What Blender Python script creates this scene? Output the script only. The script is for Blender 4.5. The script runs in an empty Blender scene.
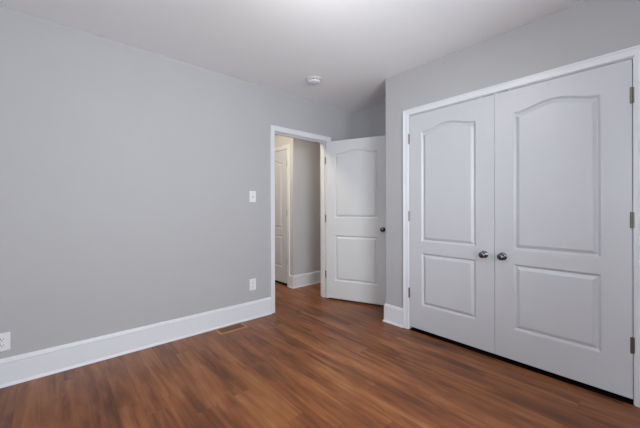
import bpy, bmesh, math
from math import pi, sin, cos, radians
from mathutils import Vector, Matrix

# ------------------------------------------------------------------ camera, world, lights, exposure
sc = bpy.context.scene
COL = sc.collection
F_PX = 302.04
cd = bpy.data.cameras.new('camera')
cd.sensor_fit = 'HORIZONTAL'; cd.sensor_width = 36.0
cd.lens = F_PX * 36.0 / 640.0
cd.shift_y = -(214.0 - 208.11) / 640.0
cd.clip_start = 0.02
cam = bpy.data.objects.new('camera', cd); COL.objects.link(cam)
cam.matrix_world = (Matrix.Translation((2.8066, 0.0, 1.1397)) @ Matrix.Rotation(radians(48.4633), 4, 'Z')
                    @ Matrix.Rotation(radians(90), 4, 'X') @ Matrix.Rotation(-0.0024, 4, 'Z'))
sc.camera = cam

w = bpy.data.worlds.new('world'); sc.world = w; w.use_nodes = True
bg = w.node_tree.nodes['Background']
bg.inputs[0].default_value = (0.72, 0.84, 1.0, 1); bg.inputs[1].default_value = 1.5

def area(name, loc, rot, sx, sy, energy, col):
    l = bpy.data.lights.new(name, 'AREA'); l.shape = 'RECTANGLE'; l.size = sx; l.size_y = sy
    l.energy = energy; l.color = col
    o = bpy.data.objects.new(name, l); COL.objects.link(o); o.location = loc; o.rotation_euler = rot
    return o
XR, YK = 3.75, -1.15           # room side of the right wall and of the wall behind the camera
WIN_R = (-0.12, 1.43, 0.75, 2.10)   # y0,y1,z0,z1 of the window in the right wall
WIN_B = (2.60, 3.50, 0.75, 2.10)   # x0,x1,z0,z1 of the window behind the camera
area('daylight_right', (XR + 0.19, (WIN_R[0]+WIN_R[1])/2, (WIN_R[2]+WIN_R[3])/2), (0, radians(90), 0), 1.35, 1.55, 102, (0.92, 0.97, 1.0))
area('daylight_back', ((WIN_B[0]+WIN_B[1])/2, YK - 0.19, (WIN_B[2]+WIN_B[3])/2), (radians(90), 0, 0), 0.9, 1.35, 38, (0.92, 0.97, 1.0))

def point(name, loc, energy, col, r=0.05):
    l = bpy.data.lights.new(name, 'POINT'); l.energy = energy; l.color = col; l.shadow_soft_size = r
    o = bpy.data.objects.new(name, l); COL.objects.link(o); o.location = loc
    return o

sc.view_settings.view_transform = 'Standard'; sc.view_settings.look = 'None'
sc.view_settings.gamma = 1.0; sc.view_settings.use_curve_mapping = False
sc.view_settings.exposure = 0.13

# ------------------------------------------------------------------ materials
def s2l(c):
    return tuple(((v/255)/12.92 if v/255 <= 0.04045 else (((v/255)+0.055)/1.055)**2.4) for v in c) + (1,)
def mat(name, rgb, rough=0.5, metal=0.0, bump=0.0, bscale=300, spec=0.5):
    m = bpy.data.materials.new(name); m.use_nodes = True
    nt = m.node_tree; b = nt.nodes['Principled BSDF']
    b.inputs['Roughness'].default_value = rough; b.inputs['Metallic'].default_value = metal
    b.inputs['Specular IOR Level'].default_value = spec
    c = s2l(rgb)
    tc = nt.nodes.new('ShaderNodeTexCoord')
    n = nt.nodes.new('ShaderNodeTexNoise'); n.inputs['Scale'].default_value = 3.0; n.inputs['Detail'].default_value = 3
    nt.links.new(tc.outputs['Object'], n.inputs['Vector'])
    mx = nt.nodes.new('ShaderNodeMix'); mx.data_type = 'RGBA'
    mx.inputs['A'].default_value = tuple(v*0.98 for v in c[:3]) + (1,)
    mx.inputs['B'].default_value = tuple(min(1, v*1.02) for v in c[:3]) + (1,)
    nt.links.new(n.outputs['Fac'], mx.inputs['Factor']); nt.links.new(mx.outputs['Result'], b.inputs['Base Color'])
    if bump:
        n2 = nt.nodes.new('ShaderNodeTexNoise'); n2.inputs['Scale'].default_value = bscale; n2.inputs['Detail'].default_value = 2
        nt.links.new(tc.outputs['Object'], n2.inputs['Vector'])
        bp = nt.nodes.new('ShaderNodeBump'); bp.inputs['Strength'].default_value = bump; bp.inputs['Distance'].default_value = 0.001
        nt.links.new(n2.outputs['Fac'], bp.inputs['Height']); nt.links.new(bp.outputs['Normal'], b.inputs['Normal'])
    return m
M_WALL = mat('wall_paint', (175, 175, 178), 0.65, bump=0.15, bscale=160, spec=0.3)
M_CEIL = mat('ceiling_paint', (242, 243, 246), 0.8, bump=0.1, bscale=160, spec=0.2)
M_TRIM = mat('trim_paint', (217, 219, 225), 0.32)
M_DOOR = mat('door_paint', (196, 198, 203), 0.38)
M_LEAF = mat('entry_door_paint', (203, 205, 209), 0.38)
M_HALL = mat('hall_wall_paint', (192, 190, 194), 0.65, bump=0.15, bscale=160, spec=0.3)
M_PLAS = mat('white_plastic', (222, 223, 227), 0.3)
M_SLOT = mat('dark_slot', (30, 30, 32), 0.6)
M_CHROME = mat('polished_nickel', (112, 112, 116), 0.09, metal=1.0)
M_NICKEL = mat('satin_nickel', (150, 150, 148), 0.38, metal=1.0)
M_BRONZE = mat('aged_hinge_metal', (128, 126, 112), 0.42, metal=1.0)
M_GAPSHADE = mat('gap_shade_black', (14, 12, 11), 0.9, spec=0.1)  # near-black that paints shade into the gaps around the closet doors
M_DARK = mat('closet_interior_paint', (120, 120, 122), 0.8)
M_VENTW = mat('vent_wood', (164, 112, 78), 0.4)
M_VENTG = mat('vent_grille', (122, 86, 38), 0.45)
M_VENTH = mat('vent_duct', (18, 13, 8), 0.8)

def floor_mat():
    m = bpy.data.materials.new('wood_plank_floor'); m.use_nodes = True
    nt = m.node_tree; N = nt.nodes; L = nt.links; b = N['Principled BSDF']
    def node(t, **k):
        n = N.new(t)
        for a, v in k.items(): setattr(n, a, v)
        return n
    def math_(op, a, b_=None, c=None):
        n = node('ShaderNodeMath', operation=op)
        for i, v in enumerate((a, b_, c)):
            if v is None: continue
            if isinstance(v, (int, float)): n.inputs[i].default_value = v
            else: L.new(v, n.inputs[i])
        return n.outputs[0]
    tc = node('ShaderNodeTexCoord'); sp = node('ShaderNodeSeparateXYZ'); L.new(tc.outputs['Object'], sp.inputs[0])
    X, Y = sp.outputs[0], sp.outputs[1]
    PW, PL = 0.1095, 1.22
    v = math_('DIVIDE', math_('ADD', Y, 10*PW - 0.057), PW)
    row = math_('FLOOR', v); fv = math_('SUBTRACT', v, row)
    wn = node('ShaderNodeTexWhiteNoise', noise_dimensions='1D'); L.new(math_('ADD', row, 3.37), wn.inputs['W'])
    u = math_('ADD', math_('DIVIDE', math_('ADD', X, 10.0), PL), wn.outputs['Value'])
    col = math_('FLOOR', u); fu = math_('SUBTRACT', u, col)
    cb = node('ShaderNodeCombineXYZ'); L.new(row, cb.inputs[0]); L.new(col, cb.inputs[1])
    w2 = node('ShaderNodeTexWhiteNoise', noise_dimensions='2D'); L.new(cb.outputs[0], w2.inputs['Vector'])
    rnd = w2.outputs['Value']
    # grain: long streaks along x, shifted from plank to plank
    def streak(sx, sy, det, dist, shift):
        c = node('ShaderNodeCombineXYZ')
        L.new(math_('MULTIPLY_ADD', rnd, shift, math_('MULTIPLY', X, sx)), c.inputs[0])
        L.new(math_('MULTIPLY', Y, sy), c.inputs[1]); L.new(math_('MULTIPLY', rnd, shift*2.3), c.inputs[2])
        n = node('ShaderNodeTexNoise'); n.inputs['Scale'].default_value = 1.0
        n.inputs['Detail'].default_value = det; n.inputs['Distortion'].default_value = dist; n.inputs['Roughness'].default_value = 0.55
        L.new(c.outputs[0], n.inputs['Vector']); return n.outputs['Fac']
    g1 = streak(1.3, 15, 3, 0.9, 17.0)
    g2 = streak(3.0, 95, 3, 0.4, 31.0)
    g3 = streak(2.6, 9, 2, 1.6, 53.0)
    f = math_('ADD', math_('MULTIPLY', g1, 0.62), math_('MULTIPLY', g2, 0.18))
    f = math_('ADD', f, math_('MULTIPLY', g3, 0.24))
    nb = node('ShaderNodeTexNoise'); nb.inputs['Scale'].default_value = 1.0; nb.inputs['Detail'].default_value = 3
    cbx = node('ShaderNodeCombineXYZ'); L.new(math_('MULTIPLY', X, 1.8), cbx.inputs[0]); L.new(math_('MULTIPLY', Y, 5.5), cbx.inputs[1]); L.new(cbx.outputs[0], nb.inputs['Vector'])
    f = math_('ADD', f, math_('MULTIPLY', math_('SUBTRACT', nb.outputs['Fac'], 0.5), 0.38))
    f = math_('ADD', f, math_('MULTIPLY', math_('SUBTRACT', rnd, 0.5), 0.08))
    cr = node('ShaderNodeValToRGB'); L.new(f, cr.inputs[0])
    e = cr.color_ramp.elements
    e[0].position = 0.28; e[0].color = s2l((70, 36, 18))
    e[1].position = 0.82; e[1].color = s2l((176, 122, 78))
    a = e.new(0.41); a.color = s2l((104, 58, 29))
    a = e.new(0.53); a.color = s2l((132, 78, 42))
    a = e.new(0.66); a.color = s2l((153, 98, 57))
    # seams
    dv = math_('MULTIPLY', math_('MINIMUM', fv, math_('SUBTRACT', 1.0, fv)), PW)
    du = math_('MULTIPLY', math_('MINIMUM', fu, math_('SUBTRACT', 1.0, fu)), PL)
    seam = math_('MAXIMUM', math_('LESS_THAN', dv, 0.0007), math_('LESS_THAN', du, 0.0010))
    mx = node('ShaderNodeMix', data_type='RGBA'); L.new(math_('MULTIPLY', seam, 0.45), mx.inputs['Factor'])
    L.new(cr.outputs[0], mx.inputs['A']); mx.inputs['B'].default_value = s2l((50, 28, 18))
    L.new(mx.outputs['Result'], b.inputs['Base Color'])
    rr = math_('MULTIPLY_ADD', g2, 0.12, 0.30); L.new(rr, b.inputs['Roughness'])
    b.inputs['Specular IOR Level'].default_value = 0.38
    bp = node('ShaderNodeBump'); bp.inputs['Strength'].default_value = 0.25; bp.inputs['Distance'].default_value = 0.001
    L.new(math_('SUBTRACT', g2, math_('MULTIPLY', seam, 0.8)), bp.inputs['Height']); L.new(bp.outputs['Normal'], b.inputs['Normal'])
    return m
M_FLOOR = floor_mat()

def glass_mat():
    m = bpy.data.materials.new('window_glass'); m.use_nodes = True; nt = m.node_tree; N = nt.nodes
    N.remove(N['Principled BSDF'])
    t = N.new('ShaderNodeBsdfTransparent'); g = N.new('ShaderNodeBsdfGlossy'); g.inputs['Roughness'].default_value = 0.02
    fr = N.new('ShaderNodeFresnel'); fr.inputs[0].default_value = 1.45; mx = N.new('ShaderNodeMixShader')
    nt.links.new(fr.outputs[0], mx.inputs[0]); nt.links.new(t.outputs[0], mx.inputs[1]); nt.links.new(g.outputs[0], mx.inputs[2])
    nt.links.new(mx.outputs[0], N['Material Output'].inputs[0]); return m
M_GLASS = glass_mat()
def emit_mat(name, col, s):
    m = bpy.data.materials.new(name); m.use_nodes = True; b = m.node_tree.nodes['Principled BSDF']
    b.inputs['Base Color'].default_value = (0.9, 0.9, 0.9, 1); b.inputs['Roughness'].default_value = 0.4
    b.inputs['Emission Color'].default_value = col; b.inputs['Emission Strength'].default_value = s; return m
M_LAMP = emit_mat('lit_frosted_glass', (1.0, 0.97, 0.9, 1), 5.0)
M_LAMPW = emit_mat('lit_warm_glass', (1.0, 0.86, 0.62, 1), 3.0)

# ------------------------------------------------------------------ helpers
def link(name, bm, m, parent=None, smooth=False, bevel=0.0):
    bmesh.ops.remove_doubles(bm, verts=bm.verts, dist=1e-6)
    bmesh.ops.recalc_face_normals(bm, faces=bm.faces)
    me = bpy.data.meshes.new(name); bm.to_mesh(me); bm.free()
    ms = m if isinstance(m, (list, tuple)) else [m]
    for q in ms: me.materials.append(q)
    if smooth:
        for p in me.polygons: p.use_smooth = True
        me.set_sharp_from_angle(angle=radians(40))
    o = bpy.data.objects.new(name, me); COL.objects.link(o)
    if parent: o.parent = parent
    if bevel:
        bv = o.modifiers.new('bevel', 'BEVEL'); bv.width = bevel; bv.segments = 2; bv.limit_method = 'ANGLE'
    return o
def tag(o, label, cat, group=None, kind=None):
    o['label'] = label; o['category'] = cat
    if group: o['group'] = group
    if kind: o['kind'] = kind
    return o
def box(bm, x0, x1, y0, y1, z0, z1, mi=0):
    v = [bm.verts.new(p) for p in ((x0,y0,z0),(x1,y0,z0),(x1,y1,z0),(x0,y1,z0),(x0,y0,z1),(x1,y0,z1),(x1,y1,z1),(x0,y1,z1))]
    for f in ((0,3,2,1),(4,5,6,7),(0,1,5,4),(1,2,6,5),(2,3,7,6),(3,0,4,7)):
        bm.faces.new([v[i] for i in f]).material_index = mi
def boxes(*bs):
    bm = bmesh.new()
    for b in bs: box(bm, *b)
    return bm
def lathe(bm, prof, n=32, M=Matrix.Identity(4), mi=0):
    """prof: (radius, height) along local z"""
    rings = []
    for r, z in prof:
        if r < 1e-6: rings.append([bm.verts.new(M @ Vector((0,0,z)))])
        else: rings.append([bm.verts.new(M @ Vector((r*cos(2*pi*k/n), r*sin(2*pi*k/n), z))) for k in range(n)])
    for a, b in zip(rings, rings[1:]):
        for k in range(n):
            j = (k+1) % n
            if len(a) == 1 and len(b) == 1: continue
            if len(a) == 1: f = bm.faces.new((a[0], b[k], b[j]))
            elif len(b) == 1: f = bm.faces.new((a[k], a[j], b[0]))
            else: f = bm.faces.new((a[k], a[j], b[j], b[k]))
            f.material_index = mi
def sweep(bm, rings, close_prof=True):
    """rings: lists of points (profiles) joined one after the other, ends capped"""
    R = [[bm.verts.new(p) for p in r] for r in rings]
    n = len(R[0])
    for a, b in zip(R, R[1:]):
        for k in range(n if close_prof else n-1):
            j = (k+1) % n; bm.faces.new((a[k], a[j], b[j], b[k]))
    bm.faces.new(R[0]); bm.faces.new(R[-1])

H = 2.44
TW = 0.12
# entry doorway in the left wall
DY0, DY1, DZ = 1.825, 2.603, 1.982
YB, XC, YC = 3.0526, 0.972, 2.511
HX = -0.67; HY = 2.57; HEND = 3.22; HW = -2.5; HS = 0.9

HT = H + 0.03
# ------------------------------------------------------------------ shell
o = link('floor', boxes((HW-.1, XR+.1, YK-.1, 3.4, -0.1, 0.0)), M_FLOOR)
tag(o, 'brown wood plank floor running through the room and hallway', 'floor', kind='structure')
o = link('ceiling', boxes((HW-.1, XR+.1, YK-.1, 3.4, H, H+.1)), M_CEIL)
tag(o, 'plain white painted ceiling over the bedroom', 'ceiling', kind='structure')
J = 0.02
bm = boxes((-TW, 0, YK-.1, DY0-J, 0, HT), (-TW, 0, DY1+J, HEND, 0, HT), (-TW, 0, DY0-J, DY1+J, DZ+J, HT))
tag(link('wall_left', bm, M_WALL), 'long grey painted wall with the open doorway', 'wall', kind='structure')
tag(link('wall_far', boxes((0, XC+.1, YB, YB+.1, 0, HT)), M_WALL), 'short grey wall in the recess behind the open door', 'wall', kind='structure')
# closet opening
CX0, CX1, CZ = 1.215, 2.723, 2.022
bm = boxes((XC, CX0, YC, YC+.1, 0, HT), (CX1, XR, YC, YC+.1, 0, HT), (CX0, CX1, YC, YC+.1, CZ, HT), (XC, XC+.1, YC+.1, YB, 0, HT))
tag(link('wall_closet', bm, M_WALL), 'grey wall around the white double closet doors', 'wall', kind='structure')
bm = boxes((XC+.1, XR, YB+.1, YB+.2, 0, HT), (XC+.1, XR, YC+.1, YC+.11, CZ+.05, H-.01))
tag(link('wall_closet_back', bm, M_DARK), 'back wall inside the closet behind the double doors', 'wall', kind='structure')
y0, y1, z0, z1 = WIN_R
bm = boxes((XR, XR+.12, YK-.1, y0, 0, HT), (XR, XR+.12, y1, 3.3, 0, HT), (XR, XR+.12, y0, y1, 0, z0), (XR, XR+.12, y0, y1, z1, HT))
tag(link('wall_right', bm, M_WALL), 'grey wall with a window to the right of the camera', 'wall', kind='structure')
x0, x1, z0, z1 = WIN_B
bm = boxes((0, x0, YK-.12, YK, 0, HT), (x1, XR, YK-.12, YK, 0, HT), (x0, x1, YK-.12, YK, 0, z0), (x0, x1, YK-.12, YK, z1, HT))
tag(link('wall_back', bm, M_WALL), 'grey wall with a window behind the camera', 'wall', kind='structure')
# hallway
HD0, HD1 = -1.552, -0.812       # hall door leaf
bm = boxes((HW, HD0-.023, HY, HY+.1, 0, HT), (HD1+.023, HX, HY, HY+.1, 0, HT), (HD0-.023, HD1+.023, HY, HY+.1, 2.022, HT),
           (HX-.1, HX, HY+.1, HEND+.1, 0, HT))
tag(link('wall_hall', bm, M_HALL), 'hallway wall corner beside the cream closet door seen through the doorway', 'wall', kind='structure')
tag(link('wall_hall_end', boxes((HX, 0, HEND, HEND+.1, 0, HT)), M_HALL), 'end wall of the hallway beyond the doorway', 'wall', kind='structure')
bm = boxes((HW-.1, HW, HS, HY+.1, 0, HT), (HW-.1, -TW, HS-.1, HS, 0, HT))
tag(link('wall_hall_near', bm, M_HALL), 'hallway walls hidden behind the long grey wall', 'wall', kind='structure')
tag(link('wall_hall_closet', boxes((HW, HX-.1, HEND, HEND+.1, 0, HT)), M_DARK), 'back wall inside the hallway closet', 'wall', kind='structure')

# ------------------------------------------------------------------ jambs and casings
CPROF = [(0, 0), (0, .009), (.003, .0115), (.010, .0115), (.013, .0098), (.036, .0125), (.041, .0155), (.0485, .0165), (.0525, .0150), (.0525, 0)]
def casing(bm, a0, a1, zt, to3, prof=CPROF, z0=0.0):
    """inner edges a0,a1 (along the wall), zt = inner top; to3(a, out, z) -> point"""
    sweep(bm, [[to3(a0-o_, h_, z0) for o_, h_ in prof], [to3(a0-o_, h_, zt+o_) for o_, h_ in prof],
               [to3(a1+o_, h_, zt+o_) for o_, h_ in prof], [to3(a1+o_, h_, z0) for o_, h_ in prof]])
# 1 entry door casing, bedroom side, with jamb and stops
EP = [(a*1.02, b) for a, b in CPROF]
bm = bmesh.new(); casing(bm, DY0-.006, DY1+.006, DZ+.006, lambda a, h, z: (h, a, z), EP)
casing(bm, DY0-.006, DY1+.006, DZ+.006, lambda a, h, z: (-TW-h, a, z), EP)
box(bm, -TW, 0, DY0-J, DY0, 0, DZ); box(bm, -TW, 0, DY1, DY1+J, 0, DZ); box(bm, -TW, 0, DY0-J, DY1+J, DZ, DZ+J)
for q in ((DY0, DY0+.011), (DY1-.011, DY1)): box(bm, -.075, -.040, q[0], q[1], 0, DZ-.011)
box(bm, -.075, -.040, DY0, DY1, DZ-.011, DZ)
tag(link('trim_1', bm, M_TRIM), 'white door casing around the open doorway in the left wall', 'door casing', kind='structure')
# 2 closet casing with jamb
bm = bmesh.new(); casing(bm, 1.2305, 2.7065, 2.010, lambda a, h, z: (a, YC-h, z))
box(bm, CX0, 1.2375, YC, YC+.1, 0, CZ); box(bm, 2.7005, CX1, YC, YC+.1, 0, CZ); box(bm, 1.2375, 2.7005, YC, YC+.1, 2.0045, CZ)
tag(link('trim_2', bm, M_TRIM), 'white casing framing the double closet doors', 'door casing', kind='structure')
tag(link('gap_shade_1', boxes((1.2375, 2.7005, YC-.010, YC+.40, 0, .003)), M_GAPSHADE), 'near-black strip painting the shade in the gap under the closet doors', 'painted shade', kind='structure')  # strip added to turn the gap below the leaves black, shade as colour
tag(link('gap_shade_2', boxes((HD0-.004, HD1+.004, HY+.001, HY+.30, 0, .003)), M_GAPSHADE), 'near-black strip painting the shade in the gap under the hallway closet door', 'painted shade', kind='structure')  # same painted shade below the hall leaf, not a real sill
# 3 hall closet casing
bm = bmesh.new(); casing(bm, HD0-.008, HD1+.008, 2.012, lambda a, h, z: (a, HY-h, z))
box(bm, HD0-.023, HD0-.004, HY, HY+.1, 0, 2.022); box(bm, HD1+.004, HD1+.023, HY, HY+.1, 0, 2.022); box(bm, HD0-.004, HD1+.004, HY, HY+.1, 2.005, 2.022)
tag(link('trim_3', bm, M_TRIM), 'cream casing of the closet door out in the hallway', 'door casing', kind='structure')

# ------------------------------------------------------------------ baseboards
BH = 0.178
BPROF = [(0, 0), (.026, 0), (.026, .006), (.022, .014), (.0165, .019), (.0155, .148), (.0172, .151), (.0172, .155), (.0145, .158), (.0135, .166), (.0120, .172), (.0065, BH), (0, BH)]
def base(name, rings, label):
    bm = bmesh.new(); sweep(bm, rings)
    return tag(link(name, bm, M_TRIM), label, 'baseboard', kind='structure')
left = lambda y: [(h, y, z) for h, z in BPROF]
cas = .0525*1.02 + .006
base('baseboard_left', [left(YK), left(DY0-cas)], 'tall white baseboard along the long grey wall')
base('baseboard_far', [[(h, DY1+cas, z) for h, z in BPROF], [(h, YB-h, z) for h, z in BPROF], [(XC-h, YB-h, z) for h, z in BPROF],
                       [(XC-h, YC-h, z) for h, z in BPROF], [(1.178, YC-h, z) for h, z in BPROF]],
     'white baseboard wrapping the closet corner behind the open door')
base('baseboard_closet', [[(2.759, YC-h, z) for h, z in BPROF], [(XR-h, YC-h, z) for h, z in BPROF], [(XR-h, YK+h, z) for h, z in BPROF],
                          [(.03, YK+h, z) for h, z in BPROF]], 'white baseboard right of the closet and around behind the camera')
base('baseboard_hall', [[(HD1+.0605, HY-h, z) for h, z in BPROF], [(HX+h, HY-h, z) for h, z in BPROF], [(HX+h, HEND-h, z) for h, z in BPROF],
                        [(-TW-.0, HEND-h, z) for h, z in BPROF]], 'white baseboard turning the hallway corner seen through the doorway')

# ------------------------------------------------------------------ panelled doors
MPROF = [(0, 0), (.002, -.0010), (.012, -.0120), (.015, -.0138), (.0175, -.0138), (.022, -.0118), (.034, -.0040), (.040, -.0010), (.0425, -.0008)]
def outline(x0, x1, z0, z1, rise=0.0, n=28):
    pts = [(x0, z0), (x1, z0), (x1, z1)]
    if rise:
        W_ = x1-x0
        for k in range(1, n):
            t = k/n; s = min(t, 1-t)
            # shoulders flat, S-curve up to a flattened crown
            q = max(0.0, min(1.0, (s-0.03)/0.44)); q = q*q*(3-2*q)
            pts.append((x1-W_*t, z1+rise*q))
    pts.append((x0, z1)); return pts
def inset(pts, d):
    n = len(pts); out = []
    for i in range(n):
        a, b, c = Vector(pts[i-1]), Vector(pts[i]), Vector(pts[(i+1) % n])
        e1 = (b-a).normalized(); e2 = (c-b).normalized()
        n1 = Vector((-e1.y, e1.x)); n2 = Vector((-e2.y, e2.x)); m_ = (n1+n2); m_ /= max(1e-6, m_.dot(n1))
        out.append((b.x+m_.x*d, b.y+m_.y*d))
    return out
def door_face(bm, Wd, zb, zt, panels, P):
    """moulded face; P(a, out, z) -> point. panels bottom to top: (x0,x1,z0,z1,rise)"""
    V = lambda a, o_, z: bm.verts.new(P(a, o_, z))
    x0, x1 = panels[0][0], panels[0][1]
    bm.faces.new([V(0,0,zb), V(x0,0,zb), V(x0,0,zt), V(0,0,zt)])
    bm.faces.new([V(x1,0,zb), V(Wd,0,zb), V(Wd,0,zt), V(x1,0,zt)])
    bm.faces.new([V(x0,0,zb), V(x1,0,zb), V(x1,0,panels[0][2]), V(x0,0,panels[0][2])])
    bm.faces.new([V(x0,0,panels[0][3]), V(x1,0,panels[0][3]), V(x1,0,panels[1][2]), V(x0,0,panels[1][2])])
    top = outline(*panels[1])[2:]
    tv = [(a, z) for a, z in top]                      # from right shoulder over the arch to left shoulder
    for (a, z), (a2, z2) in zip(tv, tv[1:]):
        bm.faces.new([V(a2,0,z2), V(a,0,z), V(a,0,zt), V(a2,0,zt)])
    for p in panels:
        pts = outline(*p)
        rings = [[V(a, dep, z) for a, z in inset(pts, d)] for d, dep in MPROF]
        for r, s in zip(rings, rings[1:]):
            for k in range(len(r)):
                j = (k+1) % len(r); bm.faces.new((r[k], r[j], s[j], s[k]))
        bm.faces.new(rings[-1])
def panel_door(name, Wd, zb, zt, panels, T=0.035, m=M_DOOR):
    """local: x along the leaf from the hinge, front face at y=0 facing -y, thickness towards +y, z up"""
    bm = bmesh.new()
    door_face(bm, Wd, zb, zt, panels, lambda a, o_, z: (a, -o_, z))
    door_face(bm, Wd, zb, zt, panels, lambda a, o_, z: (a, T+o_, z))
    for a in (0, Wd):
        bm.faces.new([bm.verts.new(p) for p in ((a,0,zb),(a,T,zb),(a,T,zt),(a,0,zt))])
    for z in (zb, zt):
        bm.faces.new([bm.verts.new(p) for p in ((0,0,z),(Wd,0,z),(Wd,T,z),(0,T,z))])
    return link(name, bm, m)
KPROF = [(0, 0), (.029, 0), (.029, .003), (.027, .006), (.020, .009), (.0115, .012), (.010, .017), (.0105, .022), (.015, .026), (.0205, .031),
         (.0245, .037), (.0255, .043), (.024, .050), (.0195, .055), (.0125, .0585), (.0055, .060), (0, .060)]
def knob(parent, x, z, y=0.0, back=False):
    M = Matrix.Translation((x, y, z)) @ Matrix.Rotation(radians(-90 if back else 90), 4, 'X')
    bm = bmesh.new(); lathe(bm, KPROF, 40, M)
    o = link('knob', bm, M_CHROME, parent, smooth=True); return o
def hinge(parent, x, z, y=-0.006, hh=.09, m=M_NICKEL, plate=None):
    bm = bmesh.new(); r = .0065
    prof = [(0, -hh/2-.004), (.004, -hh/2-.003), (.004, -hh/2)]
    k = 5; seg = hh/k
    for i in range(k):
        a = -hh/2+i*seg; prof += [(r, a+.0004), (r, a+seg-.0008), (r-.001, a+seg-.0003)]
    prof += [(.004, hh/2), (.004, hh/2+.003), (0, hh/2+.004)]
    lathe(bm, prof, 16, Matrix.Translation((x, y, z)))
    if plate: box(bm, plate[0], plate[1], plate[2], plate[3], z-hh/2, z+hh/2)
    return link('hinge', bm, m, parent, smooth=True)

# closet doors (front face flush with the wall face), left and right leaf
CP = [(.120, .592, .250, .730, 0), (.120, .592, .832, 1.833, .045)]
dl = panel_door('door_2', .7266, .030, 2.0, CP); dl.location = (1.2410, YC, 0)
tag(dl, 'left leaf of the white double closet doors', 'door', kind='structure')
knob(dl, .655, .777)
link('catch_gap', boxes((.640, .718, .0005, .03, 2.0, 2.0040)), M_GAPSHADE, dl)  # near-black box painting the deeper dark gap at the ball catch
for z in (1.786, 1.063, .344): hinge(dl, -.0035, z, m=M_NICKEL, plate=(-.0105, .004, -.0015, .001))
CPR = [(.1335, .605, .250, .730, 0), (.1335, .605, .832, 1.833, .045)]
dr = panel_door('door_3', .7270, .030, 2.0, [(.7270-b, .7270-a, c, d, e) for a, b, c, d, e in CPR]); dr.location = (1.9700, YC, 0)
for v in (): pass
tag(dr, 'right leaf of the white double closet doors', 'door', kind='structure')
knob(dr, .055, .777)
link('catch_gap', boxes((.028, .092, -.0015, .03, 2.0, 2.0040)), M_GAPSHADE, dr)  # gap above this leaf painted dark in the same way
for z in (1.788, 1.066, .342): hinge(dr, .7270-.0025, z, m=M_BRONZE, plate=(.7270-.010, .7270+.009, -.0015, .001))

# hallway closet door
dh = panel_door('door_4', .740, .035, 2.0, [(.125, .6, .26, .735, 0), (.125, .6, .835, 1.825, .045)], m=M_DOOR); dh.location = (HD0, HY, 0)
tag(dh, 'cream panelled closet door out in the hallway', 'door', kind='structure')
for z in (1.789, 1.069, .363): hinge(dh, .7425, z, m=M_BRONZE, plate=(.730, .752, -.0015, .001))
knob(dh, .06, .9)

# entry door leaf, swung into the room; hinge pin at the far jamb
PX, PY = 0.006, DY1+.002
ld = panel_door('door_1', .776, .024, 1.970, [(.112, .654, .242, .805, 0), (.112, .654, 1.017, 1.808, .036)], m=M_LEAF)
ang = radians(22.0)
# visible (hall-side) face passes 0.038 from the pin
off = Vector((sin(ang), -cos(ang), 0)) * .039 + Vector((cos(ang), sin(ang), 0)) * .004
ld.location = (PX+off.x, PY+off.y, 0); ld.rotation_euler = (0, 0, ang)
tag(ld, 'white panelled bedroom door standing open from the left wall', 'door', kind='structure')
knob(ld, .720, .893); knob(ld, .720, .893, y=.035, back=True)
for z in (1.742, 1.01, .30):
    h_ = hinge(ld, -.004, z, y=.039, hh=.09, plate=(-.0015, .0, .004, .034))
    # jamb plate of the same hinge
    bm = bmesh.new(); box(bm, -.034, -.001, DY1-.0018, DY1, z-.045, z+.045)
    q = link('hinge_plate', bm, M_NICKEL, bpy.data.objects['trim_1'])

# ------------------------------------------------------------------ windows (beside and behind the camera)
def window(name, to3, a0, a1, z0, z1, label):
    """to3(a, out, z): out positive into the room"""
    def bx(bm, a, b, o0, o1, c, d):
        p = to3(a, o0, c); q = to3(b, o1, d)
        box(bm, min(p[0], q[0]), max(p[0], q[0]), min(p[1], q[1]), max(p[1], q[1]), min(p[2], q[2]), max(p[2], q[2]))
    bm = bmesh.new()
    for a, b, c, d in ((a0, a0+.045, z0, z1), (a1-.045, a1, z0, z1), (a0+.045, a1-.045, z0, z0+.05), (a0+.045, a1-.045, z1-.045, z1),
                       (a0+.045, a1-.045, (z0+z1)/2-.022, (z0+z1)/2+.022)):
        bx(bm, a, b, -.10, -.05, c, d)
    fr = tag(link(name, bm, M_TRIM), label, 'window', kind='structure')
    bm = bmesh.new(); bx(bm, a0+.045, a1-.045, -.08, -.076, z0+.05, (z0+z1)/2-.022); bx(bm, a0+.045, a1-.045, -.08, -.076, (z0+z1)/2+.022, z1-.045)
    link('pane', bm, M_GLASS, fr)
    bm = bmesh.new()
    for a, b, c, d in ((a0-.06, a0, z0-.06, z1+.06), (a1, a1+.06, z0-.06, z1+.06), (a0, a1, z1, z1+.06), (a0, a1, z0-.06, z0)):
        bx(bm, a, b, 0, .018, c, d)
    link('window_casing', bm, M_TRIM, fr)
    bm = bmesh.new(); bx(bm, a0-.08, a1+.08, 0.018, .06, z0-.025, z0); link('window_sill', bm, M_TRIM, fr)
window('window_1', lambda a, o_, z: (XR-o_, a, z), *WIN_R, 'white double-hung window in the right wall')
window('window_2', lambda a, o_, z: (a, YK+o_, z), *WIN_B, 'white double-hung window behind the camera')

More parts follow.
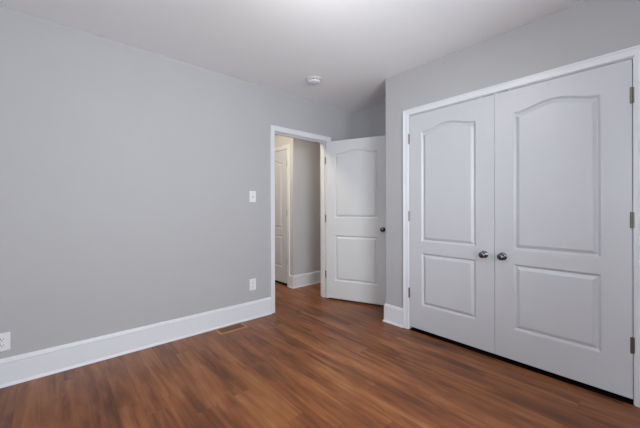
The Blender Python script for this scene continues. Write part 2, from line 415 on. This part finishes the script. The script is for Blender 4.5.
# ------------------------------------------------------------------ wall plates (local: face towards +x, centre at origin)
def plate_bm(wy=.074, hz=.117, t=.006):
    bm = bmesh.new()
    a, b = wy/2, hz/2; c = .004
    lo = [(0, -a, -b), (0, a, -b), (0, a, b), (0, -a, b)]; mid = [(t*.55, y, z) for _, y, z in lo]
    up = [(t, y-c*(1 if y > 0 else -1), z-c*(1 if z > 0 else -1)) for _, y, z in lo]
    R = [[bm.verts.new(p) for p in r] for r in (lo, mid, up)]
    for r, s in zip(R, R[1:]):
        for k in range(4): bm.faces.new((r[k], r[(k+1) % 4], s[(k+1) % 4], s[k]))
    bm.faces.new(R[0]); bm.faces.new(R[2]); return bm
def screw(parent, z, y=0):
    bm = bmesh.new(); lathe(bm, [(0, 0), (.0032, 0), (.0028, .0012), (0, .0014)], 12, Matrix.Translation((.006, y, z)) @ Matrix.Rotation(radians(90), 4, 'Y'))
    link('screw', bm, M_PLAS, parent)
def outlet(loc, label):
    e = bpy.data.objects.new('power_outlet', None); COL.objects.link(e); e.location = loc
    tag(e, label, 'outlet', group='wall outlets')
    link('cover_plate', plate_bm(), M_PLAS, e)
    for s in (-1, 1):
        bm = bmesh.new(); zc = s*.0195; n = 24; ring = []
        for k in range(n):
            t = 2*pi*k/n; y = .0172*cos(t); z = max(-.0125, min(.0125, .0172*sin(t))); ring.append((y, z+zc))
        A = [bm.verts.new((.0058, y, z)) for y, z in ring]; B = [bm.verts.new((.0078, y, z)) for y, z in ring]
        for k in range(n): bm.faces.new((A[k], A[(k+1) % n], B[(k+1) % n], B[k]))
        bm.faces.new(B)
        r = link('receptacle', bm, M_PLAS, e)
        bm = bmesh.new()
        box(bm, .0079, .0083, -.0075, -.0050, zc-.001, zc+.008); box(bm, .0079, .0083, .0050, .0075, zc, zc+.007)
        lathe(bm, [(0, 0), (.0026, 0), (.0026, .0004), (0, .0004)], 12, Matrix.Translation((.0079, 0, zc-.0075)) @ Matrix.Rotation(radians(90), 4, 'Y'))
        link('slot', bm, M_SLOT, r)
    screw(e, 0)
    return e
outlet((0, 1.550, .350), 'white outlet low on the grey wall, close to the doorway')
outlet((0, -.243, .283), 'white outlet just above the baseboard at the left end of the wall')
e = bpy.data.objects.new('light_switch', None); COL.objects.link(e); e.location = (0, 1.552, 1.260)
tag(e, 'white light switch on the grey wall left of the doorway', 'light switch')
link('cover_plate', plate_bm(), M_PLAS, e)
bm = bmesh.new(); box(bm, .0058, .0066, -.0055, .0055, -.012, .012); link('switch_slot', bm, mat('switch_slot', (150, 150, 152), .5), e)
bm = bmesh.new(); sweep(bm, [[(.006, -.0045, -.005), (.006, .0045, -.005), (.006, .0045, .006), (.006, -.0045, .006)],
                             [(.017, -.0038, .004), (.017, .0038, .004), (.0155, .0038, .010), (.0155, -.0038, .010)]])
link('toggle', bm, M_PLAS, e)
screw(e, .03); screw(e, -.03)

# ------------------------------------------------------------------ floor register by the baseboard
e = bpy.data.objects.new('floor_vent', None); COL.objects.link(e); e.location = (.108, 1.266, 0)
tag(e, 'brown slotted floor vent with a wooden frame beside the baseboard', 'floor vent')
hx, hy, ix, iy = .078, .142, .052, .117
bm = bmesh.new()
def ringp(x, y, z): return [(-x, -y, z), (x, -y, z), (x, y, z), (-x, y, z)]
R = [[bm.verts.new(p) for p in r] for r in (ringp(hx, hy, 0.0005), ringp(hx, hy, .003), ringp(hx-.006, hy-.006, .007), ringp(ix+.002, iy+.002, .007), ringp(ix, iy, .0055), ringp(ix, iy, .0005))]
for r, s in zip(R, R[1:]):
    for k in range(4): bm.faces.new((r[k], r[(k+1) % 4], s[(k+1) % 4], s[k]))
link('vent_frame', bm, M_VENTW, e)
bm = bmesh.new(); box(bm, -ix, ix, -iy, iy, .0003, .0012); link('duct', bm, M_VENTH, e)
bm = bmesh.new(); n = 20
for k in range(n):
    y = -iy+(k+.5)*2*iy/n; box(bm, -ix, ix, y-.0036, y+.0036, .0015, .0062)
for x in (-ix+.004, 0, ix-.004): box(bm, x-.003, x+.003, -iy, iy, .0014, .0064)
link('grille', bm, M_VENTG, e)

# ------------------------------------------------------------------ smoke detector
e = bpy.data.objects.new('smoke_detector', None); COL.objects.link(e); e.location = (0.482, 1.981, H)
tag(e, 'round white smoke detector on the ceiling near the doorway', 'smoke detector')
fl = Matrix.Rotation(pi, 4, 'X')
bm = bmesh.new(); lathe(bm, [(0, 0), (.083, 0), (.083, .003), (.076, .006), (.062, .008), (.062, .011), (0, .011)], 48, fl); link('base_plate', bm, M_PLAS, e, smooth=True)
bm = bmesh.new(); lathe(bm, [(.055, .011), (.055, .023), (0, .023)], 48, fl); link('vent_band', bm, M_SLOT, e, smooth=True)
bm = bmesh.new()
for k in range(12):
    t = 2*pi*k/12; M = fl @ Matrix.Rotation(t, 4, 'Z')
    v0 = len(bm.verts); box(bm, .053, .061, -.004, .004, .010, .023); bm.verts.ensure_lookup_table()
    for v in bm.verts[v0:]: v.co = M @ v.co
link('vent_fins', bm, M_PLAS, e)
bm = bmesh.new(); lathe(bm, [(0, .022), (.062, .022), (.063, .025), (.060, .032), (.050, .037), (.020, .040), (0, .040)], 48, fl); link('cover', bm, M_PLAS, e, smooth=True)
bm = bmesh.new(); lathe(bm, [(0, .038), (.012, .038), (.012, .0415), (0, .042)], 24, fl @ Matrix.Translation((.02, .0, 0))); link('test_button', bm, M_PLAS, e, smooth=True)

# ------------------------------------------------------------------ ceiling lights
def ceiling_light(loc, m, label, energy, col, R_=.15):
    e = bpy.data.objects.new('ceiling_light', None); COL.objects.link(e); e.location = loc
    tag(e, label, 'ceiling light')
    bm = bmesh.new(); lathe(bm, [(0, 0), (R_*.6, 0), (R_*.6, .018), (R_*.55, .022), (0, .022)], 48, fl); link('mounting_plate', bm, M_NICKEL, e, smooth=True)
    bm = bmesh.new(); lathe(bm, [(R_*.5, .0225), (R_*.96, .024), (R_, .032), (R_*.98, .045), (R_*.86, .066), (R_*.62, .084), (R_*.3, .094), (0, .097)], 48, fl)
    link('glass_bowl', bm, m, e, smooth=True)
    p = point('lamp_light', (0, 0, -.15), energy, col, .06); p.parent = e
    return e
ceiling_light((1.77, 0.93, H), M_LAMP, 'round frosted ceiling light glowing above the bedroom', 11.5, (1.0, .97, .92))
ceiling_light((-.38, 1.50, H), M_LAMPW, 'round warm ceiling light in the hallway', 30, (1.0, .90, .66), .13)
